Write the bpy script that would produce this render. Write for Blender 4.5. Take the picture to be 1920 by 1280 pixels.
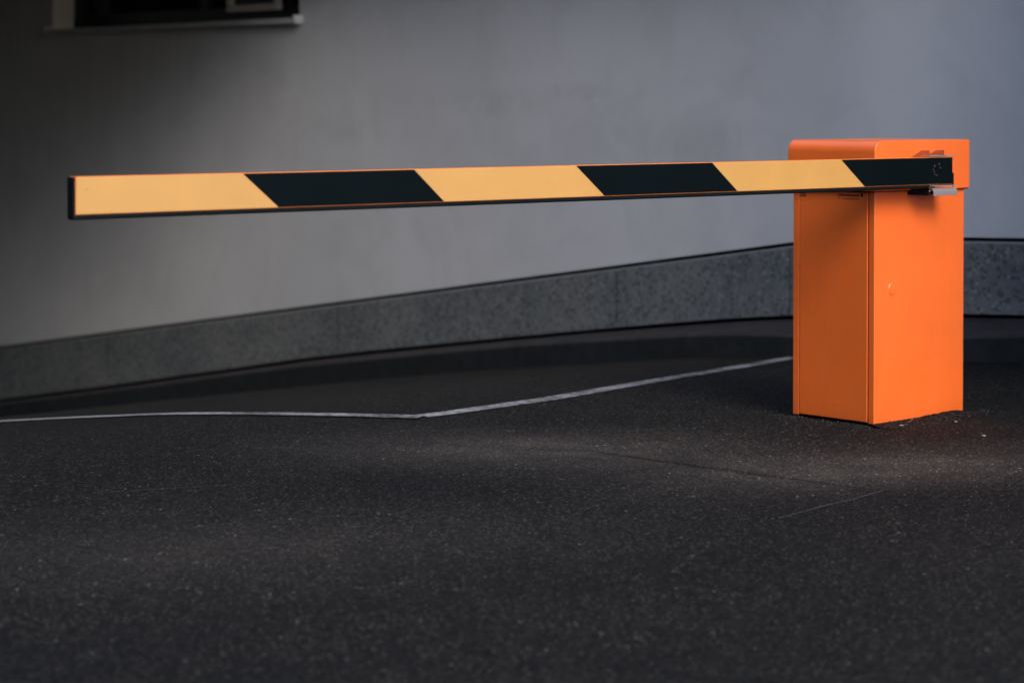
import bpy, bmesh, math, random
from mathutils import Vector, Matrix, noise
R = math.radians
rnd = random.Random(7)
scn = bpy.context.scene
for o in list(bpy.data.objects): bpy.data.objects.remove(o)

# ------------------------------------------------------------------ camera
CAM_H = 1.133
cd = bpy.data.cameras.new('camera'); cam = bpy.data.objects.new('camera', cd)
scn.collection.objects.link(cam); scn.camera = cam
cam.location = (0, 0, CAM_H); cam.rotation_euler = (math.pi/2 - .02224, 0, 0)
cd.sensor_width = 36; cd.lens = 80.70; cd.shift_y = -.18265
cd.clip_start = .1; cd.clip_end = 500
cd.dof.use_dof = True; cd.dof.focus_distance = 7.4; cd.dof.aperture_fstop = 2.6

# ------------------------------------------------------------------ light
SUN_AZ = 154      # degrees clockwise from the camera's forward (+Y): light comes from the right
SUN_EL = 36
w = bpy.data.worlds.new('World'); scn.world = w; w.use_nodes = True
nt = w.node_tree; bg = nt.nodes['Background']
sky = nt.nodes.new('ShaderNodeTexSky'); sky.sky_type = 'NISHITA'; sky.sun_disc = False
sky.sun_elevation = R(SUN_EL); sky.sun_rotation = R(SUN_AZ); sky.dust_density = 1.6; sky.air_density = 1.0; sky.ozone_density = 1.6
nt.links.new(sky.outputs[0], bg.inputs[0]); bg.inputs[1].default_value = .15
sl = bpy.data.lights.new('sun', 'SUN'); sl.energy = .85; sl.angle = R(30); sl.color = (1, .93, .86)
so = bpy.data.objects.new('sun', sl); scn.collection.objects.link(so)
sd = Vector((math.sin(R(SUN_AZ))*math.cos(R(SUN_EL)), math.cos(R(SUN_AZ))*math.cos(R(SUN_EL)), math.sin(R(SUN_EL))))
so.rotation_euler = sd.to_track_quat('Z', 'Y').to_euler(); so.location = (6, 0, 8)
scn.view_settings.view_transform = 'Standard'; scn.view_settings.look = 'None'
scn.view_settings.exposure = 1.3; scn.view_settings.gamma = 1
scn.render.engine = 'CYCLES'
scn.render.resolution_x = 1024; scn.render.resolution_y = 682

# ------------------------------------------------------------------ frames
YAW = .7263
O = Vector((1.2768, 8.0757, 0))                    # near bottom corner of the cabinet
A = Vector((math.cos(YAW), math.sin(YAW), 0))      # along the boom, away from the camera
B = Vector((-math.sin(YAW), math.cos(YAW), 0))     # along the wall, away to the left
def AB(a, b, z=0.): return O + A*a + B*b + Vector((0, 0, z))
def interp(x, xs, ys):
    if x <= xs[0]: return ys[0]
    for i in range(1, len(xs)):
        if x <= xs[i]:
            t = (x-xs[i-1])/(xs[i]-xs[i-1]); return ys[i-1]+t*(ys[i]-ys[i-1])
    return ys[-1]
GB = [-60, 1.2, 1.55, 2.15, 2.62, 3.14, 3.7, 4.2, 5.15, 5.92, 7.09, 8.32, 9.74, 22, 60]
GZ = [0, 0, -.010, -.047, -.099, -.163, -.234, -.301, -.437, -.563, -.757, -.945, -1.154, -2.95, -2.95]
def gz(b):                                          # the ramp: level in front, falling away along the wall
    s = 0
    for k in (-.3, -.15, 0, .15, .3): s += interp(b+k, GB, GZ)
    return s/5 - .008

# ------------------------------------------------------------------ materials
def mat(name, base=(.5, .5, .5), rough=.6, metal=0., spec=.5):
    m = bpy.data.materials.new(name); m.use_nodes = True
    p = m.node_tree.nodes['Principled BSDF']
    p.inputs['Base Color'].default_value = (*base, 1); p.inputs['Roughness'].default_value = rough
    p.inputs['Metallic'].default_value = metal; p.inputs['Specular IOR Level'].default_value = spec
    return m, m.node_tree, p
class N:
    def __init__(s, nt): s.nt = nt
    def __call__(s, t, **k):
        n = s.nt.nodes.new('ShaderNode'+t)
        for a, v in k.items():
            if a.startswith('i_'):
                key = a[2:].replace('_', ' ')
                n.inputs[int(key) if key.isdigit() else key].default_value = v
            else: setattr(n, a, v)
        return n
    def l(s, a, b): s.nt.links.new(a, b)
    def ramp(s, src, stops, interp='LINEAR'):
        r = s('ValToRGB'); r.color_ramp.interpolation = interp
        el = r.color_ramp.elements
        while len(el) < len(stops): el.new(.5)
        for e, (p, c) in zip(el, stops):
            e.position = p; e.color = (*c, 1) if isinstance(c, tuple) else (c, c, c, 1)
        s.l(src, r.inputs[0]); return r.outputs[0]
    def mix(s, f, a, b, mode='MIX'):
        m = s('Mix', data_type='RGBA', blend_type=mode)
        for v, i in ((f, 0), (a, 6), (b, 7)):
            if hasattr(v, 'is_linked'): s.l(v, m.inputs[i])
            elif isinstance(v, tuple): m.inputs[i].default_value = (*v, 1)
            else: m.inputs[i].default_value = v
        return m.outputs[2]
    def math(s, op, a, b=None, clamp=False):
        m = s('Math', operation=op, use_clamp=clamp)
        for v, i in ((a, 0), (b, 1)):
            if v is None: continue
            if hasattr(v, 'is_linked'): s.l(v, m.inputs[i])
            else: m.inputs[i].default_value = v
        return m.outputs[0]
    def noise(s, vec, scale, detail=4, rough=.55, dist=0.):
        n = s('TexNoise'); n.inputs['Scale'].default_value = scale; n.inputs['Detail'].default_value = detail
        n.inputs['Roughness'].default_value = rough; n.inputs['Distortion'].default_value = dist
        s.l(vec, n.inputs['Vector']); return n.outputs['Fac']
    def bump(s, h, strength, dist, p, nrm=None):
        b = s('Bump'); b.inputs['Strength'].default_value = strength; b.inputs['Distance'].default_value = dist
        s.l(h, b.inputs['Height'])
        if nrm: s.l(nrm, b.inputs['Normal'])
        s.l(b.outputs[0], p.inputs['Normal']); return b.outputs[0]
    def pos(s): return s('TexCoord').outputs['Object']
    def blob(s, vec, c, r):                          # soft round mask, 1 at the centre
        m = s('Mapping', vector_type='POINT'); s.l(vec, m.inputs[0])
        m.inputs['Scale'].default_value = (1/r[0], 1/r[1], 1/r[2]); m.inputs['Location'].default_value = (-c[0]/r[0], -c[1]/r[1], -c[2]/r[2])
        g = s('TexGradient', gradient_type='SPHERICAL'); s.l(m.outputs[0], g.inputs[0]); return g.outputs['Fac']

def paint(name, base, rough, var=.06, peel=.02, spec=.5):
    m, t, p = mat(name, base, rough, 0, spec); n = N(t); v = n.pos()
    a = n.noise(v, 5, 5, .6)
    c2 = tuple(x*(1-var*2.0) for x in base); c1 = tuple(min(1, x*(1+var)) for x in base)
    col = n.mix(n.ramp(a, [(.35, 0.), (.7, 1.)]), c2, c1)
    # tiny chips and specks of dirt
    vo = n('TexVoronoi'); vo.inputs['Scale'].default_value = 22; n.l(v, vo.inputs['Vector'])
    sp = n.math('MULTIPLY', n.ramp(vo.outputs['Distance'], [(.035, 1.), (.06, 0.)]), n.ramp(n('SeparateColor').outputs[0], [(0, 0.), (1, 1.)]))
    sep = [x for x in t.nodes if x.bl_idname == 'ShaderNodeSeparateColor'][0]; n.l(vo.outputs['Color'], sep.inputs[0])
    sp = n.math('MULTIPLY', n.ramp(vo.outputs['Distance'], [(.03, 1.), (.055, 0.)]), n.math('GREATER_THAN', sep.outputs[0], .80))
    col = n.mix(n.math('MULTIPLY', sp, .6), col, tuple(x*.25 for x in base))
    n.l(col, p.inputs['Base Color'])
    n.l(n.ramp(n.noise(v, 9, 6, .65), [(.3, rough-.06), (.7, rough+.10)]), p.inputs['Roughness'])
    n.bump(n.noise(v, 420, 2, .5), peel, .001, p)
    return m, t, p, n, v, col

ORANGE = (.92, .160, .022)
M = {}
m, t, p, n, v, col = paint('orange_powder_coat', ORANGE, .33, .03, .05, .85)
# road grime splashed on the lowest few centimetres
sx = n('SeparateXYZ'); n.l(v, sx.inputs[0])
p.inputs['Coat Weight'].default_value = .30; p.inputs['Coat Roughness'].default_value = .28
mps = n('Mapping'); n.l(v, mps.inputs[0]); mps.inputs['Scale'].default_value = (26, 26, 1.3)
stk = n.ramp(n.noise(mps.outputs[0], 1, 6, .6), [(.45, 0.), (.8, .14)])
col = n.mix(stk, col, (.62, .20, .075))                       # faint dusty rain streaks
scf = n.math('MULTIPLY', n.ramp(n.noise(v, 34, 8, .8, 1.5), [(.66, 0.), (.70, .35)]), n.ramp(n.noise(v, 4, 3), [(.5, 0.), (.62, 1.)]))
col = n.mix(scf, col, (.42, .11, .03))                        # patches of fine scuffs
low = n.ramp(sx.outputs[2], [(0.0, 1.), (.018, .45), (.06, 0.)])
gr = n.math('MULTIPLY', low, n.ramp(n.noise(v, 140, 6, .75), [(.46, 0.), (.70, 1.)]))
col2 = n.mix(n.math('MULTIPLY', gr, .75), col, (.10, .035, .02)); n.l(col2, p.inputs['Base Color'])
M['orange'] = m
M['orange_arm'] = paint('orange_aluminium', (.80, .20, .03), .38, .03, .05)[0]
M['orange_dirty'] = M['orange']
m, t, p, n, v, col = paint('yellow_reflective_film', (.565, .298, .085), .36, .03, .0)
M['yellow'] = m
m, t, p, n, v, col = paint('black_film', (.0024, .0052, .0068), .55, .05, .0, .04)
M['black_film'] = m
M['rubber'] = paint('black_rubber', (.005, .008, .010), .6, .1, .05, .12)[0]
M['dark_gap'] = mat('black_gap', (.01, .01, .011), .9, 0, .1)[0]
M['ink'] = mat('black_ink', (.012, .010, .012), .6, 0, .3)[0]
m, t, p = mat('brushed_steel', (.48, .44, .44), .42, .6); n = N(t); v = n.pos()
mp = n('Mapping'); n.l(v, mp.inputs[0]); mp.inputs['Scale'].default_value = (8, 500, 500)
n.l(n.ramp(n.noise(mp.outputs[0], 1, 4), [(.3, .26), (.7, .48)]), p.inputs['Roughness'])
M['steel'] = m
M['gusset'] = mat('dull_steel', (.42, .36, .34), .30, 1.)[0]
M['bolt'] = mat('zinc_bolt', (.75, .72, .70), .25, 1.)[0]
M['scuff'] = mat('dried_glue_speck', (.16, .10, .11), .7)[0]

# asphalt ------------------------------------------------------------
def asphalt_nodes(n, v):
    """returns colour, height, roughness"""
    warp = n.noise(v, 3, 3)
    vo = n('TexVoronoi'); vo.inputs['Scale'].default_value = 135; n.l(v, vo.inputs['Vector'])
    vo2 = n('TexVoronoi'); vo2.inputs['Scale'].default_value = 62; n.l(v, vo2.inputs['Vector'])
    s1 = n('SeparateColor'); n.l(vo.outputs['Color'], s1.inputs[0])
    s2 = n('SeparateColor'); n.l(vo2.outputs['Color'], s2.inputs[0])
    base = n.mix(n.ramp(s1.outputs[0], [(0., 0.), (.6, .22), (1., 1.)]), (.0011, .0011, .0011), (.027, .0245, .0215))
    # bigger stones, greyish or brownish
    st = n.math('MULTIPLY', n.math('GREATER_THAN', s2.outputs[0], .72), n.ramp(vo2.outputs['Distance'], [(.22, 1.), (.40, 0.)]))
    base = n.mix(n.math('MULTIPLY', st, .55), base, n.mix(s2.outputs[1], (.015, .016, .0175), (.029, .0255, .022)))
    # rare pale flecks
    fl = n.math('MULTIPLY', n.math('GREATER_THAN', s1.outputs[1], .91), n.ramp(vo.outputs['Distance'], [(.25, 1.), (.45, 0.)]))
    base = n.mix(n.math('MULTIPLY', fl, .9), base, n.mix(s1.outputs[2], (.10, .098, .092), (.16, .13, .10)))
    fl2 = n.math('MULTIPLY', n.math('GREATER_THAN', s2.outputs[1], .986), n.ramp(vo2.outputs['Distance'], [(.16, 1.), (.32, 0.)]))
    base = n.mix(fl2, base, (.19, .185, .18))
    # broad wear, damp and dust
    big = n.noise(v, .75, 5, .6, .4)
    base = n.mix(n.ramp(big, [(.35, 1.), (.6, 0.)]), base, n.mix(1., base, (.66, .70, .76), 'MULTIPLY'))
    med = n.noise(v, 4.5, 6, .65, .3)
    base = n.mix(n.ramp(med, [(.45, 0.), (.72, .5)]), base, n.mix(1., base, (1.5, 1.38, 1.28), 'MULTIPLY'))
    h = n.math('ADD', n.math('MULTIPLY', n.ramp(vo.outputs['Distance'], [(0., 1.), (.6, 0.)]), .5), n.math('MULTIPLY', n.ramp(vo2.outputs['Distance'], [(0., 1.), (.6, 0.)]), .5))
    h = n.math('ADD', h, n.math('MULTIPLY', n.noise(v, 60, 3), .3))
    return base, h, big
m, t, p = mat('asphalt', (.03, .03, .03), .9, 0, .12); n = N(t); v = n.pos()
c, h, big = asphalt_nodes(n, v)
# light pool painted into the asphalt as warm bands, plus brownish dust further left
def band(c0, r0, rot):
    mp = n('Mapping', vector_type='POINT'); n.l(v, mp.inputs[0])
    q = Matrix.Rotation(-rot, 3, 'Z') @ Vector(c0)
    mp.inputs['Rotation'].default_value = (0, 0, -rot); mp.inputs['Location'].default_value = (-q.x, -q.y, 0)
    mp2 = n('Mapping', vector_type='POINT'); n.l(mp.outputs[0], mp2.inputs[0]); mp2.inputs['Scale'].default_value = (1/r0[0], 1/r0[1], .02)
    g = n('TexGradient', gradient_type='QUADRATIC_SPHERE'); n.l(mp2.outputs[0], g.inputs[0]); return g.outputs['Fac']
light_pool_dust = n.math('ADD', n.math('ADD', band((1.15, 7.15, 0), (1.35, .62, 1), R(24)), band((.05, 7.55, 0), (1.4, .8, 1), R(-8))), n.math('MULTIPLY', band((-.75, 5.9, 0), (1.6, .9, 1), R(10)), .35), True)
light_pool_dust = n.math('MULTIPLY', n.math('MULTIPLY', light_pool_dust, 1.5, True), n.ramp(n.noise(v, 5, 6, .6), [(.28, .45), (.65, 1.)]))
c = n.mix(light_pool_dust, c, n.mix(1., n.mix(.35, c, (.024, .0225, .021)), (3.7, 3.35, 3.05), 'MULTIPLY'))
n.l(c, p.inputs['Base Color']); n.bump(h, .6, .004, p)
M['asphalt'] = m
# white line: worn paint over the same asphalt
m, t, p = mat('worn_white_paint', (.5, .5, .5), .8, 0, .15); n = N(t); v = n.pos()
c, h, big = asphalt_nodes(n, v)
wear = n.math('ADD', n.noise(v, 38, 6, .7), n.math('MULTIPLY', n.noise(v, 3.2, 4), .7))
sxyz = n('SeparateXYZ'); n.l(v, sxyz.inputs[0])
wear = n.math('SUBTRACT', wear, n.math('MULTIPLY', n.ramp(n.math('MULTIPLY', sxyz.outputs[0], -.5), [(.40, 0.), (1., 1.)]), .26))
wear = n.ramp(wear, [(.68, 0.), (.98, 1.)])
white = n.mix(n.noise(v, 12, 5), (.28, .282, .285), (.45, .45, .45))
c = n.mix(n.math('MULTIPLY', wear, .88), white, c); n.l(c, p.inputs['Base Color']); n.bump(h, .5, .004, p)
M['line'] = m
m, t, p = mat('tar_seam', (.005, .005, .006), .9, 0, .05); M['tar'] = m
m, t, p = mat('pale_scratch', (.085, .088, .095), .8); n = N(t); v = n.pos()
n.l(n.mix(n.ramp(n.noise(v, 60, 5, .7), [(.4, 0.), (.6, 1.)]), (.03, .03, .032), (.13, .13, .14)), p.inputs['Base Color']); M['scratch'] = m

# plaster -------------------------------------------------------------
m, t, p = mat('smooth_grey_plaster', (.36, .37, .385), .88, 0, .2); n = N(t); v = n.pos()
c = n.mix(n.ramp(n.noise(v, .55, 5, .55, .5), [(.33, 0.), (.68, 1.)]), (.55, .56, .58), (.645, .65, .66))
c = n.mix(n.math('MULTIPLY', n.ramp(n.noise(v, 2.6, 6, .6, .6), [(.44, 0.), (.72, 1.)]), .42), c, (.46, .465, .475))
# damp smudges: one big soft one behind the boom, small dark streaks beside it
P = lambda b, z: AB(2.057, b, z)
def smudge(c, b, z, rb, rz, k, sc):
    q = P(b, z); g = n.blob(v, q, (rb, rb, rz))
    ns = n.ramp(n.noise(v, sc, 5, .6, .8), [(.36, 0.), (.62, 1.)])
    return n.mix(n.math('MULTIPLY', n.math('MULTIPLY', n.math('MULTIPLY', g, 1.7, True), ns), k*.38), c, (.33, .34, .35))
c = smudge(c, 2.85, .90, .75, .22, .75, 3)
c = smudge(c, 4.35, 1.13, .55, .10, .7, 7)
c = smudge(c, 3.7, 1.19, .35, .07, .6, 8)
c = smudge(c, 5.6, .98, .9, .12, .35, 4)
c = smudge(c, 4.6, .85, .8, .22, .35, 3)
# grey-brown runs below the window sill
mp = n('Mapping'); n.l(v, mp.inputs[0]); mp.inputs['Scale'].default_value = (5, 5, .5)
run = n.math('MULTIPLY', n.blob(v, P(7.7, 1.35), (2.2, 2.2, .75)), n.ramp(n.noise(mp.outputs[0], 1, 5, .6), [(.4, 0.), (.7, 1.)]))
c = n.mix(n.math('MULTIPLY', run, .35), c, (.38, .34, .30))
n.l(c, p.inputs['Base Color'])
n.bump(n.math('ADD', n.noise(v, 240, 3, .6), n.math('MULTIPLY', n.noise(v, 9, 4), 1.5)), .25, .003, p)
M['plaster'] = m
# granite plinth --------------------------------------------------------
m, t, p = mat('speckled_granite', (.1, .1, .1), .75, 0, .3); n = N(t); v = n.pos()
c = n.mix(n.ramp(n.noise(v, 26, 7, .72), [(.3, 0.), (.7, 1.)]), (.135, .145, .145), (.195, .205, .207))
c = n.mix(n.ramp(n.noise(v, 1.9, 4, .55, .6), [(.35, 0.), (.68, .85)]), c, n.mix(1., c, (.60, .64, .70), 'MULTIPLY'))
vo = n('TexVoronoi'); vo.inputs['Scale'].default_value = 70; n.l(v, vo.inputs['Vector']); s1 = n('SeparateColor'); n.l(vo.outputs['Color'], s1.inputs[0])
c = n.mix(n.ramp(s1.outputs[0], [(.7, 0.), (.9, .6)]), c, (.03, .032, .034))
c = n.mix(n.ramp(s1.outputs[1], [(.85, 0.), (.97, .7)]), c, (.24, .25, .26))
n.l(c, p.inputs['Base Color']); n.bump(n.noise(v, 120, 4, .7), .3, .003, p); M['granite'] = m
m, t, p = mat('granite_lit_edge', (.2, .2, .2), .7); n = N(t); v = n.pos()  # paler granite: light caught on the plinth's top edge, put into the colour
n.l(n.mix(n.noise(v, 18, 6, .7), (.13, .14, .145), (.24, .25, .26)), p.inputs['Base Color']); M['granite_lit_edge'] = m
def concrete(name, a, b, sc=9):
    m, t, p = mat(name, a, .85, 0, .25); n = N(t); v = n.pos()
    c = n.mix(n.ramp(n.noise(v, sc, 7, .65), [(.33, 0.), (.68, 1.)]), a, b)
    c = n.mix(n.ramp(n.noise(v, sc*8, 5, .7), [(.45, 0.), (.75, .6)]), c, tuple(x*.55 for x in a))
    n.l(c, p.inputs['Base Color']); n.bump(n.noise(v, 110, 4, .7), .5, .004, p); return m
M['kerb_top'] = concrete('worn_kerb_concrete', (.022, .021, .022), (.045, .041, .041))
M['kerb_face'] = concrete('wet_black_kerb_face', (.008, .011, .013), (.020, .023, .026))
M['joint'] = mat('black_joint', (.006, .008, .009), .9, 0, .1)[0]
M['blocker_dark'] = concrete('dark_blocker', (.05, .05, .055), (.09, .09, .095), 2)
M['blocker_pale'] = concrete('pale_blocker', (.52, .50, .47), (.62, .60, .57), 2)
M['sill'] = concrete('painted_metal_sill', (.50, .51, .52), (.62, .62, .62), 6)
M['frame_dark'] = mat('dark_window_frame', (.012, .017, .021), .5, 0, .3)[0]
m, t, p = mat('dark_glass', (.008, .012, .016), .12, 0, .3); M['glass'] = m
M['beige'] = concrete('beige_window_frame', (.62, .58, .52), (.72, .67, .60), 20)
M['room'] = mat('grey_blind', (.05, .05, .055), .8)[0]
M['leaf'] = mat('dry_pink_leaf', (.42, .16, .12), .7)[0]
M['grit'] = concrete('grit', (.02, .02, .022), (.06, .058, .055), 40)
M['pebble'] = mat('pale_pebble', (.28, .27, .26), .8)[0]

# ------------------------------------------------------------------ mesh helpers
def obj(name, bm, m, parent=None, smooth=False, bevel=0, seg=2, loc=None):
    me = bpy.data.meshes.new(name); bmesh.ops.recalc_face_normals(bm, faces=bm.faces[:])
    bm.to_mesh(me); bm.free()
    for x in (m if isinstance(m, (list, tuple)) else [m]): me.materials.append(x)
    o = bpy.data.objects.new(name, me); scn.collection.objects.link(o)
    if parent: o.parent = parent
    if smooth:
        for f in me.polygons: f.use_smooth = True
    if bevel:
        b = o.modifiers.new('bevel', 'BEVEL'); b.width = bevel; b.segments = seg; b.limit_method = 'ANGLE'; b.angle_limit = R(35); b.harden_normals = True
        for f in me.polygons: f.use_smooth = True
    return o
def box(bm, x0, x1, y0, y1, z0, z1, mi=0):
    vs = [bm.verts.new((x, y, z)) for z in (z0, z1) for y in (y0, y1) for x in (x0, x1)]
    for f in ((0, 2, 3, 1), (4, 5, 7, 6), (0, 1, 5, 4), (2, 6, 7, 3), (0, 4, 6, 2), (1, 3, 7, 5)):
        q = bm.faces.new([vs[i] for i in f]); q.material_index = mi
    return vs
def prism(bm, pts, axis, lo, hi, mi=0):
    """pts: 2-D outline; axis: extrusion axis 'x','y','z'"""
    def mk(p, h):
        return {'x': (h, p[0], p[1]), 'y': (p[0], h, p[1]), 'z': (p[0], p[1], h)}[axis]
    a = [bm.verts.new(mk(p, lo)) for p in pts]; b = [bm.verts.new(mk(p, hi)) for p in pts]
    fs = [bm.faces.new(a), bm.faces.new(b[::-1])]
    for i in range(len(pts)): fs.append(bm.faces.new((a[i], a[(i+1) % len(pts)], b[(i+1) % len(pts)], b[i])))
    for f in fs: f.material_index = mi
def tag(o, label, cat, group=None):
    o['label'] = label; o['category'] = cat
    if group: o['group'] = group
def structure(o, label=None):
    o['kind'] = 'structure'
    if label: o['label'] = label

# ------------------------------------------------------------------ ground
def grid_coords(lo, hi, fine_lo, fine_hi, df, dc):
    xs = []; x = lo
    while x < hi:
        xs.append(x); x += df if fine_lo <= x < fine_hi else dc
    xs.append(hi); return xs
bm = bmesh.new()
As = grid_coords(-60, 60, -6, 6, .25, 3.0); Bs = grid_coords(-60, 60, -3, 12, .15, 3.0)
rows = []
for b_ in Bs:
    r = []
    for a_ in As:
        q = AB(a_, b_)
        z = gz(b_)
        if -6 < a_ < 3 and -4 < b_ < 12: z += .0025*noise.noise(Vector((a_*.9, b_*.9, 0)))*min(1, max(0, (math.hypot(a_-.25, b_-.19)-.4)))
        r.append(bm.verts.new((q.x, q.y, z)))
    rows.append(r)
for i in range(len(Bs)-1):
    for j in range(len(As)-1): bm.faces.new((rows[i][j], rows[i][j+1], rows[i+1][j+1], rows[i+1][j]))
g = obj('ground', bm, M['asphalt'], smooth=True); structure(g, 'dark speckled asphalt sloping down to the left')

def strip(name, pts, width, m, lift, wob=0, sub=.1, label=None):
    """painted or cut line laid on the ground; pts in (a,b)"""
    path = []
    for i in range(len(pts)-1):
        L = math.hypot(pts[i+1][0]-pts[i][0], pts[i+1][1]-pts[i][1]); k = max(1, int(L/sub))
        for j in range(k): path.append((pts[i][0]+(pts[i+1][0]-pts[i][0])*j/k, pts[i][1]+(pts[i+1][1]-pts[i][1])*j/k))
    path.append(pts[-1])
    path = [(x+wob*noise.noise(Vector((x*7, y*7, 3))), y+wob*noise.noise(Vector((x*7, y*7, 9)))) for x, y in path]
    bm = bmesh.new(); prev = None
    for i, (x, y) in enumerate(path):
        x0, y0 = path[max(0, i-1)]; x1, y1 = path[min(len(path)-1, i+1)]
        d = Vector((x1-x0, y1-y0)).normalized(); nn = Vector((-d.y, d.x))
        wd = width(i/(len(path)-1)) if callable(width) else width
        vs = []
        for s in (-1, 1):
            a_, b_ = x+nn.x*s*wd/2, y+nn.y*s*wd/2; q = AB(a_, b_); 
            vs.append(bm.verts.new((q.x, q.y, gz(b_)+lift+.0025*noise.noise(Vector((a_*.9, b_*.9, 0)))*min(1, max(0, (math.hypot(a_-.25, b_-.19)-.4))))))
        if prev: bm.faces.new((prev[0], prev[1], vs[1], vs[0]))
        prev = vs
    o = obj(name, bm, m, smooth=True); structure(o, label); return o
strip('road_marking', [(2.2, 1.98), (1.6, 1.80), (.67, 1.565), (-.30, 1.345), (-.86, 1.285), (-1.01, 1.285)], .088, M['line'], .004, .004, label='thin worn white line running back behind the orange cabinet')
strip('road_marking', [(-1.035, 1.255), (-1.13, 1.44), (-1.32, 1.93), (-1.46, 2.58), (-1.50, 3.13), (-1.55, 3.5), (-1.6, 4.5), (-1.6, 8)], .088, M['line'], .006, .004, label='thin worn white line running down the ramp to the left')
strip('asphalt_seam', [(-1.35, .45), (-1.15, .26), (-1.10, -.30), (-1.04, -.89), (-1.03, -1.06)], lambda t: .004+.004*math.sin(t*3.1), M['tar'], .004, .012, .05, 'fine dark crack in the asphalt in front of the cabinet')
strip('asphalt_seam', [(-1.04, -.89), (-1.33, -.94), (-1.61, -.99)], .003, M['scratch'], .005, .008, .05, 'pale scratch across the asphalt')
strip('asphalt_seam', [(-2.42, .46), (-2.80, .62)], .0022, M['scratch'], .005, .008, .05, 'faint pale scratch in the left foreground')

# ------------------------------------------------------------------ wall path
TB = [-60, 1.75, 2.2, 9.91, 60]; TZ = [.512, .512, .457, -.657, -7.9]
BB = [-60, 1.6, 2.2, 2.53, 3.01, 3.52, 4.06, 4.55, 5.47, 6.20, 7.29, 8.52, 9.91, 60]
BZ = [.165, .150, .092, .059, -.002, -.069, -.143, -.211, -.340, -.451, -.634, -.838, -1.059, -8.3]
KB = [-60, 1.2, 1.83, 2.15, 2.62, 3.14, 3.7, 4.2, 5.15, 5.92, 7.09, 8.32, 9.74, 60]
KZ = [.121, .118, .088, .055, .002, -.060, -.127, -.194, -.329, -.438, -.625, -.828, -1.052, -8.4]
WA = 2.0574
path = []                                             # (point, normal towards the road, b-parameter)
bs = [24, 20, 16, 13, 11, 10, 9.13] + [9.13-(9.13-6.2)*i/12 for i in range(1, 13)] + [6.0-.2*i for i in range(0, 20)]
bs = [x for x in bs if x > 2.1]
for b_ in bs: path.append((AB(WA, b_), b_))
last = AB(WA, 2.1)
ang0 = math.atan2(-B.y, -B.x); cur = Vector(last); ang = ang0; bb = 2.1
path.append((cur.copy(), bb))
for i in range(60):
    step = .08 if i < 20 else .4
    ang = ang0 + (R(3.5)-ang0)*min(1, max(0, (i-1)/15.0))
    cur = cur + Vector((math.cos(ang), math.sin(ang), 0))*step; bb -= step
    path.append((cur.copy(), bb))
def normals(path):
    ns = []
    for i in range(len(path)):
        d = (path[min(i+1, len(path)-1)][0]-path[max(0, i-1)][0]).normalized()
        ns.append(Vector((d.y, -d.x, 0)))
    return ns
NR = normals(path)
TOP = 9.0
def sheet(bm, cols, mi=0, skip=None):
    """cols: list of vertical lists of points"""
    V = [[bm.verts.new(p) for p in c] for c in cols]
    for i in range(len(V)-1):
        for j in range(len(V[0])-1):
            if skip and skip(i, j): continue
            f = bm.faces.new((V[i][j], V[i+1][j], V[i+1][j+1], V[i][j+1])); f.material_index = mi
    return V
house = bpy.data.objects.new('building', None); scn.collection.objects.link(house)
tag(house, 'grey plastered building with a dark stone plinth behind the barrier', 'building')
W0, W1, WZ0, WZ1 = 6.2, 9.13, 1.655, 2.62
bm = bmesh.new(); cols = []
for (q, b_), nn in zip(path, NR):
    zt = interp(b_, TB, TZ)+.005
    cols.append([q+Vector((0, 0, z)) for z in (zt, min(zt+.5, 1.2), WZ0, 2.2, WZ1, 6, TOP)])
def sk(i, j):
    return j in (2, 3) and path[i+1][1] >= W0-.001 and path[i][1] <= W1+.001
sheet(bm, cols, 0, sk)
# lower return of the plaster over the joint
ret = []
for (q, b_), nn in zip(path, NR):
    zt = interp(b_, TB, TZ)+.005; ret.append([q+Vector((0, 0, zt)), q-nn*.05+Vector((0, 0, zt))])
sheet(bm, ret)
# window reveals, 23 cm deep
D = .23
inn = A*D
c0, c1 = AB(WA, W1), AB(WA, W0)
for (pa, pb, za, zb) in ((c0, c0, WZ0, WZ1), (c1, c1, WZ0, WZ1)):
    vs = [bm.verts.new(x) for x in (pa+Vector((0, 0, za)), pa+inn+Vector((0, 0, za)), pa+inn+Vector((0, 0, zb)), pa+Vector((0, 0, zb)))]; bm.faces.new(vs)
for z in (WZ0, WZ1):
    vs = [bm.verts.new(x) for x in (c0+Vector((0, 0, z)), c1+Vector((0, 0, z)), c1+inn+Vector((0, 0, z)), c0+inn+Vector((0, 0, z)))]; bm.faces.new(vs)
wall = obj('wall', bm, M['plaster'], house)
for f in wall.data.polygons: f.use_smooth = abs(f.normal.z) < .5 and not (abs(f.normal.dot(B)) > .9)
# stone plinth, set a little proud, with a shadow joint above and below
bm = bmesh.new(); cols = []; edge = []; jt = []
for (q, b_), nn in zip(path, NR):
    zt = interp(b_, TB, TZ); zb = interp(b_, BB, BZ)
    f = q+nn*.012
    cols.append([f+Vector((0, 0, zb+.016)), f+Vector((0, 0, zt-.022))])
    edge.append([f+Vector((0, 0, zt-.022)), q+nn*.006+Vector((0, 0, zt-.015)), q-nn*.04+Vector((0, 0, zt-.012))])
    jt.append([q-nn*.035+Vector((0, 0, zb-.6)), q-nn*.035+Vector((0, 0, zt+.03))])
sheet(bm, cols, 0); sheet(bm, edge, 1); sheet(bm, jt, 2)
low = [[q+nn*.012+Vector((0, 0, interp(b_, BB, BZ)+.016)), q-nn*.035+Vector((0, 0, interp(b_, BB, BZ)+.018))] for (q, b_), nn in zip(path, NR)]
sheet(bm, low, 2)
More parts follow.
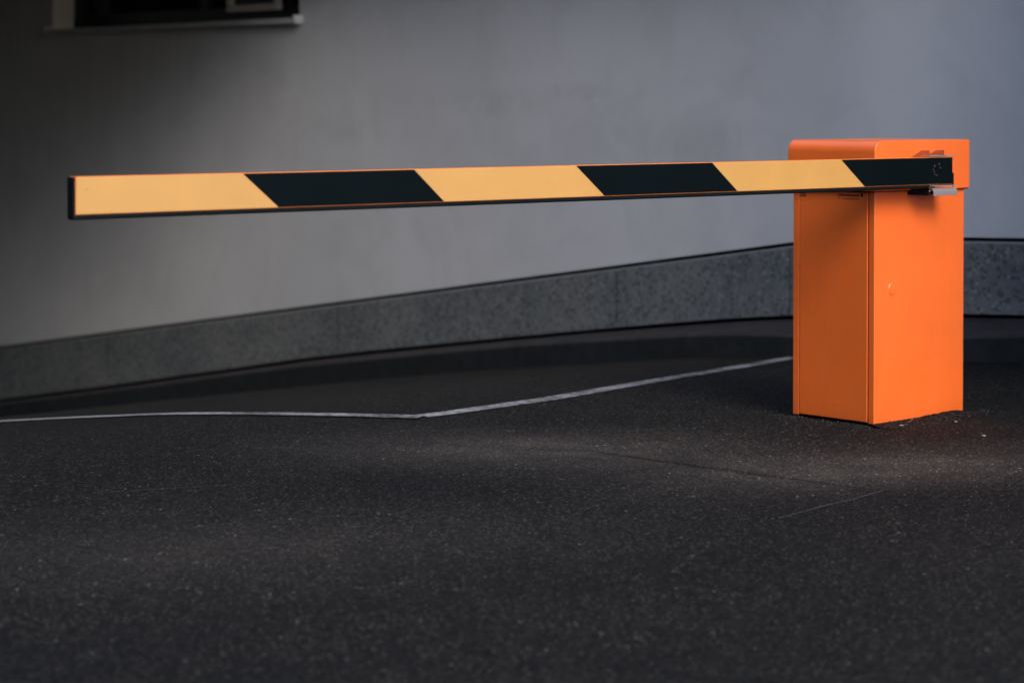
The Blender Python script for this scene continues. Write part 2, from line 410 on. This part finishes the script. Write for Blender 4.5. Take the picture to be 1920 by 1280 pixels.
# upright joints between the slabs
for k in range(len(path)-1):
    b_ = path[k][1]
    if any(abs(b_-x) < .055 for x in (2.2, 3.4, 4.6, 5.8, 7.08, 8.4)) and k > 0:
        q = path[k][0]; nn = NR[k]; tdir = Vector((-nn.y, nn.x, 0)); zb = interp(b_, BB, BZ)+.02; zt = interp(b_, TB, TZ)-.023
        vs = [bm.verts.new(q+nn*.0135+tdir*s*.0022+Vector((0, 0, z))) for s, z in ((-1, zb), (1, zb), (1, zt), (-1, zt))]
        bm.faces.new(vs).material_index = 2
obj('plinth', bm, [M['granite'], M['granite_lit_edge'], M['joint']], house)
# unseen ledge added above the frame to shade the top of the wall
bm = bmesh.new(); cols = []
for (q, b_), nn in zip(path, NR):
    if b_ < 5.29 and b_ > -9: cols.append([q+nn*.004+Vector((0, 0, 2.5)), q+nn*.6+Vector((0, 0, 2.5)), q+nn*.6+Vector((0, 0, 2.8)), q+nn*.004+Vector((0, 0, 2.8))])
sheet(bm, cols); obj('added_shade_slab', bm, M['blocker_pale'], house)
# window
win = bpy.data.objects.new('window', None); scn.collection.objects.link(win); win.parent = house
def wbox(bm, b0, b1, a0, a1, z0, z1, mi=0):
    vs = [bm.verts.new(AB(WA+a, b, z)) for z in (z0, z1) for b in (b0, b1) for a in (a0, a1)]
    for f in ((0, 2, 3, 1), (4, 5, 7, 6), (0, 1, 5, 4), (2, 6, 7, 3), (0, 4, 6, 2), (1, 3, 7, 5)):
        bm.faces.new([vs[i] for i in f]).material_index = mi
bm = bmesh.new()
f0, f1 = .165, .228
wbox(bm, W0+.002, W1-.002, f0, f1, WZ0+.002, WZ0+.10)
wbox(bm, W0+.002, W1-.002, f0, f1, WZ1-.10, WZ1-.002)
for x0, x1 in ((W0+.002, W0+.09), (W1-.09, W1-.002), (7.44, 7.53), (6.50, 6.56)):
    wbox(bm, x0, x1, f0+.002, f1-.002, WZ0+.10, WZ1-.10)
obj('frame', bm, M['frame_dark'], win, bevel=.004)
bm = bmesh.new(); wbox(bm, W0+.02, W1-.02, f1+.004, f1+.012, WZ0+.02, WZ1-.02); obj('glass', bm, M['glass'], win)
# small beige casement inside the dark frame
bm = bmesh.new()
C0, C1, CZ = 6.60, 7.16, WZ0+.065
a0, a1 = .120, .164
wbox(bm, C0, C1, a0, a1, CZ, CZ+.042); wbox(bm, C0, C1, a0, a1, CZ+.70, CZ+.742)
wbox(bm, C0, C0+.042, a0+.001, a1-.001, CZ+.042, CZ+.70); wbox(bm, C1-.042, C1, a0+.001, a1-.001, CZ+.042, CZ+.70)
cf = obj('casement', bm, M['beige'], win, bevel=.004)
bm = bmesh.new(); wbox(bm, C0+.03, C1-.03, .150, .160, CZ+.03, CZ+.72); obj('blind', bm, M['room'], win)
# sill: thin folded metal sheet with a turned-down lip and upstand ends
bm = bmesh.new()
z = WZ0
prof = [(.16, z+.012), (-.055, z-.006), (-.055, z-.034), (-.048, z-.034), (-.048, z-.012), (.16, z+.004)]
va = [bm.verts.new(AB(WA+x, W0-.03, zz)) for x, zz in prof]; vb = [bm.verts.new(AB(WA+x, W1+.03, zz)) for x, zz in prof]
bm.faces.new(va); bm.faces.new(vb[::-1])
for i in range(len(prof)): bm.faces.new((va[i], va[(i+1) % 6], vb[(i+1) % 6], vb[i]))
for s0, s1 in ((W0-.034, W0-.012), (W1+.012, W1+.034)): wbox(bm, s0, s1, -.060, .0, z-.036, z+.016)
obj('sill', bm, M['sill'], win, bevel=.002)

# ------------------------------------------------------------------ kerb and pavement strip at the wall foot
offB = [-60, 1.0, 1.7, 2.6, 3.7, 5.2, 7.1, 9.8, 60]; offV = [.42, .42, .42, .40, .35, .25, .14, .10, .10]
bm = bmesh.new(); top = []; face = []
for (q, b_), nn in zip(path, NR):
    o_ = interp(b_, offB, offV)
    zb = interp(b_, BB, BZ)
    k0 = interp(2.258, KB, KZ); kz = k0+(.118-k0)*min(1, max(0, (2.3-b_)/1.3))
    if b_ > 2.3: kz = interp(b_-.1*o_, KB, KZ)
    gb = (q+nn*o_-O).dot(B)
    top.append([q-nn*.05+Vector((0, 0, zb)), q+nn*(o_-.012)+Vector((0, 0, kz)), q+nn*o_+Vector((0, 0, kz-.012))])
    face.append([q+nn*o_+Vector((0, 0, kz-.012)), q+nn*(o_+.012)+Vector((0, 0, gz(gb)-.15))])
sheet(bm, top, 0); sheet(bm, face, 1)
bmesh.ops.remove_doubles(bm, verts=bm.verts[:], dist=.0001)
k = obj('kerb', bm, [M['kerb_top'], M['kerb_face']], smooth=False); structure(k, 'low kerb with a near-black face at the foot of the wall')

# ------------------------------------------------------------------ unseen blocks and canopy added outside the frame, only to shade the scene
ramp_blocker = bpy.data.objects.new('building', None); scn.collection.objects.link(ramp_blocker)  # added volume, there only to darken the ramp and left wall
tag(ramp_blocker, 'tall unseen block added outside the frame on the left to darken the ramp', 'building')
def abbox(bm, a0, a1, b0, b1, z0, z1):
    vs = [bm.verts.new(AB(a, b, z)) for z in (z0, z1) for b in (b0, b1) for a in (a0, a1)]
    for f in ((0, 2, 3, 1), (4, 5, 7, 6), (0, 1, 5, 4), (2, 6, 7, 3), (0, 4, 6, 2), (1, 3, 7, 5)): bm.faces.new([vs[i] for i in f])
bm = bmesh.new(); abbox(bm, -12, -4.0, .9, 26, -4, 9); obj('wall', bm, M['blocker_dark'], ramp_blocker)  # body of the added unseen block, not a known wall
bm = bmesh.new(); abbox(bm, -12.3, -3.8, .7, 26.3, 9, 9.3); obj('blocker_roof', bm, M['blocker_dark'], ramp_blocker)
shade_cover = bpy.data.objects.new('added_canopy', None); scn.collection.objects.link(shade_cover)  # added overhead to shade the left wall, no known canopy here
tag(shade_cover, 'unseen canopy added above the frame to shade the lower ramp and wall', 'canopy')
bm = bmesh.new(); abbox(bm, -3.99, WA-.01, 5.6, 24, 2.75, 3.05); obj('blocker_slab', bm, M['blocker_dark'], shade_cover)
bm = bmesh.new(); abbox(bm, -3.99, WA-.01, 5.3, 5.598, 2.26, 3.5); obj('blocker_fascia', bm, M['blocker_dark'], shade_cover)

back_blocker = bpy.data.objects.new('building', None); scn.collection.objects.link(back_blocker)  # added to block low sky light from behind the camera
tag(back_blocker, 'long dark unseen block added behind the camera to cut low sky light', 'building')
bm = bmesh.new(); box(bm, -30, 7, -18, -9, -.5, 7.5); obj('wall', bm, M['blocker_dark'], back_blocker)  # body of the added unseen block, not a known wall
bm = bmesh.new(); box(bm, -30.3, 7.3, -18.3, -8.7, 7.5, 7.8); obj('blocker_roof', bm, M['blocker_dark'], back_blocker)
yard_blocker = bpy.data.objects.new('building', None); scn.collection.objects.link(yard_blocker)  # added to shade the wall's right end, pale for bounce onto the cabinet
tag(yard_blocker, 'pale unseen block added outside the frame on the right to shade the wall', 'building')
def wb(bm, x0, x1, y0, y1, z0, z1): box(bm, x0, x1, y0, y1, z0, z1)
bm = bmesh.new(); wb(bm, 2.95, 10, 6.7, 9.2, -.5, 6); obj('wall', bm, M['blocker_pale'], yard_blocker)  # body of the added unseen block, not a known wall
bm = bmesh.new(); wb(bm, 2.85, 10.1, 6.6, 9.3, 6, 6.3); obj('blocker_roof', bm, M['blocker_pale'], yard_blocker)

# ------------------------------------------------------------------ parking barrier
root = bpy.data.objects.new('parking_barrier', None); scn.collection.objects.link(root)
root.location = O; root.rotation_euler = (0, 0, YAW)
tag(root, 'orange parking barrier with its yellow and black striped boom lowered across the ramp', 'barrier')
W_, D_, HB, HT = .510, .379, .8226, 1.0
# cabinet shell (sheet metal with a recess for the door on its left side)
bm = bmesh.new()
pts = [(0, 0), (W_, 0), (W_, D_), (0, D_), (0, .3505), (.022, .3505), (.022, .0265), (0, .0265)]
prism(bm, pts, 'z', 0, HB+.01)
cab = obj('cabinet', bm, M['orange'], root, bevel=.0028, seg=3)
# ring-pressed knockout on the front face
bm = bmesh.new()
r0, r1 = .0225, .0195
cx, cz = .100, .474
ring = []
for rr, yy in ((.0240, .0002), (.0226, -.0022), (.0212, -.0027), (.0001, -.0027)):
    ring.append([bm.verts.new((cx+rr*math.cos(i*math.tau/40), yy, cz+rr*math.sin(i*math.tau/40))) for i in range(40)])
for k_ in range(3):
    for i in range(40): bm.faces.new((ring[k_][i], ring[k_][(i+1) % 40], ring[k_+1][(i+1) % 40], ring[k_+1][i]))
obj('blanking_plug', bm, M['orange'], cab, smooth=True)
# door
bm = bmesh.new(); box(bm, -.0005, .0205, .0315, .3480, .004, HB-.004)
door = obj('door', bm, M['orange'], root, bevel=.003, seg=3)
# base frame hidden under the cabinet
bm = bmesh.new(); box(bm, .018, W_-.012, .018, D_-.012, -.03, .001); obj('base', bm, M['dark_gap'], root)
# hood: rounded profile extruded across the cabinet
bm = bmesh.new()
hx0, hx1, hy0, hy1 = -.0152, .525, -.013, .392
rad = .040
prof = [(hx0, HB), (hx0, HT-rad)]
for i in range(1, 13):
    t_ = math.pi - i*math.pi/2/12
    prof.append((hx0+rad+rad*math.cos(t_), HT-rad+rad*math.sin(t_)))
prof += [(hx1, HT), (hx1, HB)]
prism(bm, prof, 'y', hy0, hy1)
hood = obj('hood', bm, M['orange'], root, bevel=.0022, seg=3)
# shadow lip under the hood
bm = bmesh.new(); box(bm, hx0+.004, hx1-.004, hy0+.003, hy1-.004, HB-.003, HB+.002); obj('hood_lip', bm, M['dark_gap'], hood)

# boom -----------------------------------------------------------------
arm = bpy.data.objects.new('boom', None); scn.collection.objects.link(arm); arm.parent = root
AX0, AX1 = -3.283, .307; AY = -.103; TH = .030
AZT, AZB = .9435, .8468
DR = -.00138
arm.location = (AX1, AY, .9413); arm.rotation_euler = (0, DR*-1, 0)
# local boom frame: x from -3.59 to 0, z from -.0973 to 0, y 0 .. TH
LN = 3.5895; HA = .0973
bm = bmesh.new(); box(bm, -LN+.002, 0, 0, TH, -HA, 0)
bar = obj('profile', bm, M['orange_arm'], arm, bevel=.0015, seg=2)
# printed film: yellow and black fields in one sheet, 1.5 mm inside the edges
xs_t = [(-2.767-AX1), (-2.174-AX1), (-1.539-AX1), (-.940-AX1), (-.304-AX1)]
xs_b = [(-2.649-AX1), (-2.063-AX1), (-1.420-AX1), (-.821-AX1), (-.180-AX1)]
tt = [-LN+.0035]+xs_t+[-.001]; tb = [-LN+.0035]+xs_b+[-.001]
bm = bmesh.new(); zt_, zb_ = -.0016, -HA+.0022
for i in range(6):
    g_ = .0008
    vs = [bm.verts.new((x, -.0012, z)) for x, z in ((tb[i]+(g_ if i else 0), zb_), (tb[i+1]-g_, zb_), (tt[i+1]-g_, zt_), (tt[i]+(g_ if i else 0), zt_))]
    vk = [bm.verts.new((v_.co.x, .0002, v_.co.z)) for v_ in vs]
    fs = [bm.faces.new(vs), bm.faces.new(vk[::-1])]+[bm.faces.new((vs[j], vs[(j+1) % 4], vk[(j+1) % 4], vk[j])) for j in range(4)]
    for f in fs: f.material_index = 0 if i % 2 == 0 else 1
obj('striped_film', bm, [M['yellow'], M['black_film']], arm)
# rubber buffer under the boom, rounded nose at the free end, and the black end cap
bm = bmesh.new()
yc = TH/2; pr = []
for y_, z_ in ((.001, -HA-.0005), (.0000, -HA-.004), (.0025, -HA-.0050), (.0010, -HA-.0080), (.0035, -HA-.0115), (.009, -HA-.0130), (.021, -HA-.0130), (.0265, -HA-.0115), (.029, -HA-.008), (.029, -HA-.0005)):
    pr.append((y_, z_))
prism(bm, pr, 'x', -LN-.001, -.13)
obj('rubber_buffer', bm, M['rubber'], arm, bevel=.0008)
bm = bmesh.new()
pc = []
x0 = -LN-.0045
for i in range(7):
    t_ = math.pi + i*math.pi/2/6
    pc.append((x0+.006+.006*math.cos(t_), -HA-.0065+.006*math.sin(t_)))
pc += [(-LN+.002, -HA-.0125), (-LN+.002, -.0008), (x0, -.0008)]
prism(bm, pc, 'y', .0006, TH-.0006)
obj('end_cap', bm, M['rubber'], arm, bevel=.001)
# glue specks left in a ring on the film by the pivot
cx, cz = -.088, -.040
for ang, rr, sx_, sz_ in ((150, .018, .0016, .005), (60, .018, .0018, .003), (190, .024, .0018, .0028), (215, .021, .0012, .002), (235, .026, .002, .002), (262, .024, .0035, .0016), (10, .016, .002, .003)):
    x = cx+rr*math.cos(R(ang)); z = cz+rr*math.sin(R(ang))
    bm = bmesh.new(); k_ = 7
    prism(bm, [(x+sx_*math.cos(i*math.tau/k_)*rnd.uniform(.7, 1.2), z+sz_*math.sin(i*math.tau/k_)*rnd.uniform(.7, 1.2)) for i in range(k_)], 'y', -.0020, -.0011)
    obj('glue_speck', bm, M['scuff'], arm)

# clamp that carries the boom (stainless steel) --------------------------
clamp = bpy.data.objects.new('boom_clamp', None); scn.collection.objects.link(clamp); clamp.parent = root
yb = AY+TH
bm = bmesh.new()
box(bm, .176, .322, AY-.002, yb+.004, .9435, .9475)               # top flange
box(bm, .176, .318, yb+.001, yb+.006, .836, .9435)                 # back plate
box(bm, .176, .320, AY-.0025, yb+.004, .8375, .8412)               # lower flange
obj('channel', bm, M['steel'], clamp, bevel=.001)
bm = bmesh.new(); box(bm, .302, .3165, AY+.001, yb+.001, .8416, .884); obj('end_stop', bm, M['black_film'], clamp, bevel=.0006)
for x in (.180, .262):                                             # two sloped gussets on top, running back to the shaft
    bm = bmesh.new()
    prism(bm, [(AY+.006, .9470), (AY+.006, .9655), (AY+.040, .9655), (hy0-.004, .9400), (hy0-.004, .9300), (yb, .9300), (yb, .9470)], 'x', x, x+.0045)
    obj('gusset', bm, M['gusset'], clamp, bevel=.0006)
# lower bracket: folded plate with a rounded nose
bm = bmesh.new()
y0 = AY-.006; zb0, zt0 = .8045, .8315
pr = [(hy0-.001+.013, zt0-.003), (y0+.014, zt0)]
for i in range(1, 9):
    t_ = math.pi/2+i*math.pi/2/8; pr.append((y0+.014+.014*math.cos(t_), zt0-.014+.014*math.sin(t_)))
pr += [(y0, zb0), (y0+.004, zb0), (y0+.004, zt0-.013), (y0+.015, zt0-.004), (hy0-.001+.013, zt0-.007)]
prism(bm, pr, 'x', .1945, .3275)
obj('folded_bracket', bm, M['steel'], clamp, smooth=False, bevel=.0006)
bm = bmesh.new(); box(bm, .182, .192, AY+.008, -.001, .806, .8372); box(bm, .192, .30, -.03, -.001, .806, .8372)
obj('side_plate', bm, M['dark_gap'], clamp, bevel=.001)  # black stands in for the shade on this metal plate
def bolt(x, y, z, axis='y', r=.0036, h=.004):
    bm = bmesh.new(); k_ = 14
    pr = [(r*math.cos(i*math.tau/k_), r*math.sin(i*math.tau/k_)) for i in range(k_)]
    prism(bm, pr, axis, -h, 0)
    o = obj('bolt', bm, M['bolt'], clamp, bevel=.0008); o.location = (x, y, z); return o
bolt(.178, AY-.002, .8400, r=.0034); bolt(.181, AY+.004, .8330, r=.0038); bolt(.182, AY+.006, .8220, r=.0034); bolt(.300, AY-.004, .8355, r=.0042)
# pivot shaft between clamp and hood
bm = bmesh.new(); k_ = 28
prism(bm, [(.245+.028*math.cos(i*math.tau/k_), .895+.028*math.sin(i*math.tau/k_)) for i in range(k_)], 'y', yb+.004, hy0+.004)
obj('shaft', bm, M['bolt'], clamp, smooth=False)

# printed marks on the door ------------------------------------------------
def text_mesh(body, size, bold=0.):
    cu = bpy.data.curves.new('t', 'FONT'); cu.body = body; cu.size = size; cu.offset = bold; cu.resolution_u = 3
    to = bpy.data.objects.new('t', cu); scn.collection.objects.link(to)
    bpy.context.view_layer.update()
    me = bpy.data.meshes.new_from_object(to.evaluated_get(bpy.context.evaluated_depsgraph_get()))
    bpy.data.objects.remove(to); return me
def put_text(bm, body, y_left, z, width, height, bold=0.):
    me = text_mesh(body, 1., bold)
    xs = [v_.co.x for v_ in me.vertices]; ys = [v_.co.y for v_ in me.vertices]
    x0, x1, ya, yb_ = min(xs), max(xs), min(ys), max(ys)
    vs = [bm.verts.new((-.0015, y_left-(v_.co.x-x0)/(x1-x0)*width, z+(v_.co.y-ya)/(yb_-ya)*height)) for v_ in me.vertices]
    for p_ in me.polygons:
        try: bm.faces.new([vs[i] for i in p_.vertices])
        except ValueError: pass
bm = bmesh.new()
put_text(bm, 'Schrankentechnik', .1655, .8015, .099, .0095, .03)
put_text(bm, 'CE', .1665, .7925, .008, .0055, .03)
put_text(bm, 'www.schrankentechnik.de', .147, .7915, .078, .0046, .02)
# round maker's emblem: disc with a small peak
k_ = 18; vs = [bm.verts.new((-.0015, .0565+.0062*math.cos(i*math.tau/k_), .8070+.0058*math.sin(i*math.tau/k_))) for i in range(k_)]; bm.faces.new(vs)
vs = [bm.verts.new((-.0015, y_, z_)) for y_, z_ in ((.0615, .8115), (.0515, .8115), (.0565, .8170))]; bm.faces.new(vs)
obj('maker_label', bm, M['ink'], door)
bm = bmesh.new()
def tri(s): return [(.3305+s*.0175*math.sin(i*math.tau/3), .8045+s*.0172*math.cos(i*math.tau/3)) for i in range(3)]
o_, i_ = tri(1.0), tri(.62)
vo_ = [bm.verts.new((-.0015, y_, z_)) for y_, z_ in o_]; vi_ = [bm.verts.new((-.0015, y_, z_)) for y_, z_ in i_]
for j in range(3): bm.faces.new((vo_[j], vo_[(j+1) % 3], vi_[(j+1) % 3], vi_[j]))
bolt_pts = [(.3315, .8135), (.3285, .8135), (.3293, .8065), (.3278, .8065), (.3305, .7985), (.3312, .8045), (.3328, .8045)]
bm.faces.new([bm.verts.new((-.0015, y_, z_)) for y_, z_ in bolt_pts])
obj('warning_triangle', bm, M['ink'], door)

# ------------------------------------------------------------------ dirt and litter at the foot of the cabinet
bm = bmesh.new()
NX = 60
prev = None
for i in range(NX+1):
    x = -.02+(W_+.16)*i/NX
    hgt = .004+.008*math.exp(-((x-.42)/.085)**2)+.003*math.exp(-((x-.30)/.04)**2)+.003*noise.noise(Vector((x*25, 0, 0)))
    if x < .22: hgt = .0035
    row = []
    for j, yy in enumerate((.012, -.004, -.02, -.05, -.09, -.13)):
        k_ = (1, .95, .7, .35, .1, -.6)[j]
        q = root.matrix_basis @ Vector((x, yy+.004*noise.noise(Vector((x*30, j, 5))), 0))
        row.append(bm.verts.new((q.x, q.y, -.008+(hgt+.008)*k_+(.0025*noise.noise(Vector((x*60, yy*60, 2))) if j < 5 else -.004))))
    if prev:
        for j in range(5): bm.faces.new((prev[j], row[j], row[j+1], prev[j+1]))
    prev = row
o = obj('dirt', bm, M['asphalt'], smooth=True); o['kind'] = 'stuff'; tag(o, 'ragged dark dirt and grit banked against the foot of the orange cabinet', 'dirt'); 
# grit crumbs
bm = bmesh.new()
for i in range(420):
    if i < 260: x = rnd.uniform(.0, W_+.12); y = -abs(rnd.gauss(0, .05))-.002
    else: x = -abs(rnd.gauss(0, .07))-.004; y = rnd.uniform(-.05, D_+.05)
    s = rnd.uniform(.0012, .0034)
    q = root.matrix_basis @ Vector((x, y, 0)); hz = .003+.006*math.exp(-((x-.40)/.075)**2)*max(0, 1-abs(y)/.07) if x > .25 else -.003
    bmesh.ops.create_icosphere(bm, subdivisions=1, radius=s, matrix=Matrix.Translation((q.x, q.y, hz-.002)) @ Matrix.Diagonal((rnd.uniform(.7, 1.5), rnd.uniform(.7, 1.5), rnd.uniform(.5, .9), 1)))
o = obj('grit', bm, M['grit']); o['kind'] = 'stuff'; tag(o, 'scattered fine grit around the foot of the cabinet', 'grit')
# dry leaf scrap
bm = bmesh.new()
q = root.matrix_basis @ Vector((.165, -.030, 0))
pts = [(-.012, -.004, 0), (-.004, -.007, .004), (.006, -.006, .010), (.013, .000, .014), (.008, .006, .008), (-.001, .006, .003), (-.009, .003, .001)]
c_ = bm.verts.new((q.x, q.y, -.002)); vs = [bm.verts.new((q.x+x, q.y+y, -.004+z)) for x, y, z in pts]
for i in range(len(vs)): bm.faces.new((c_, vs[i], vs[(i+1) % len(vs)]))
o = obj('dry_leaf', bm, M['leaf']); sm = o.modifiers.new('s', 'SOLIDIFY'); sm.thickness = .0008
tag(o, 'small curled pinkish leaf scrap at the foot of the orange cabinet', 'leaf')
# pale pebbles
spots = [((.085, -.055), .006, 'pale flat pebble beside the near bottom corner of the cabinet'),
         ((.31, -.12), .004, 'tiny pale pebble lying right of the curled leaf scrap'),
         ((.10, -.40), .005, 'pale pebble out on the asphalt in front of the cabinet')]
for (x, y), s, lb in spots:
    bm = bmesh.new(); q = root.matrix_basis @ Vector((x, y, 0))
    bmesh.ops.create_icosphere(bm, subdivisions=2, radius=s, matrix=Matrix.Diagonal((1.5, .9, .5, 1)))
    for v_ in bm.verts: v_.co *= 1+.2*noise.noise(v_.co*200)
    o = obj('pebble', bm, M['pebble'], smooth=True); o.location = (q.x, q.y, -.005); tag(o, lb, 'pebble', 'pale pebbles around the cabinet')
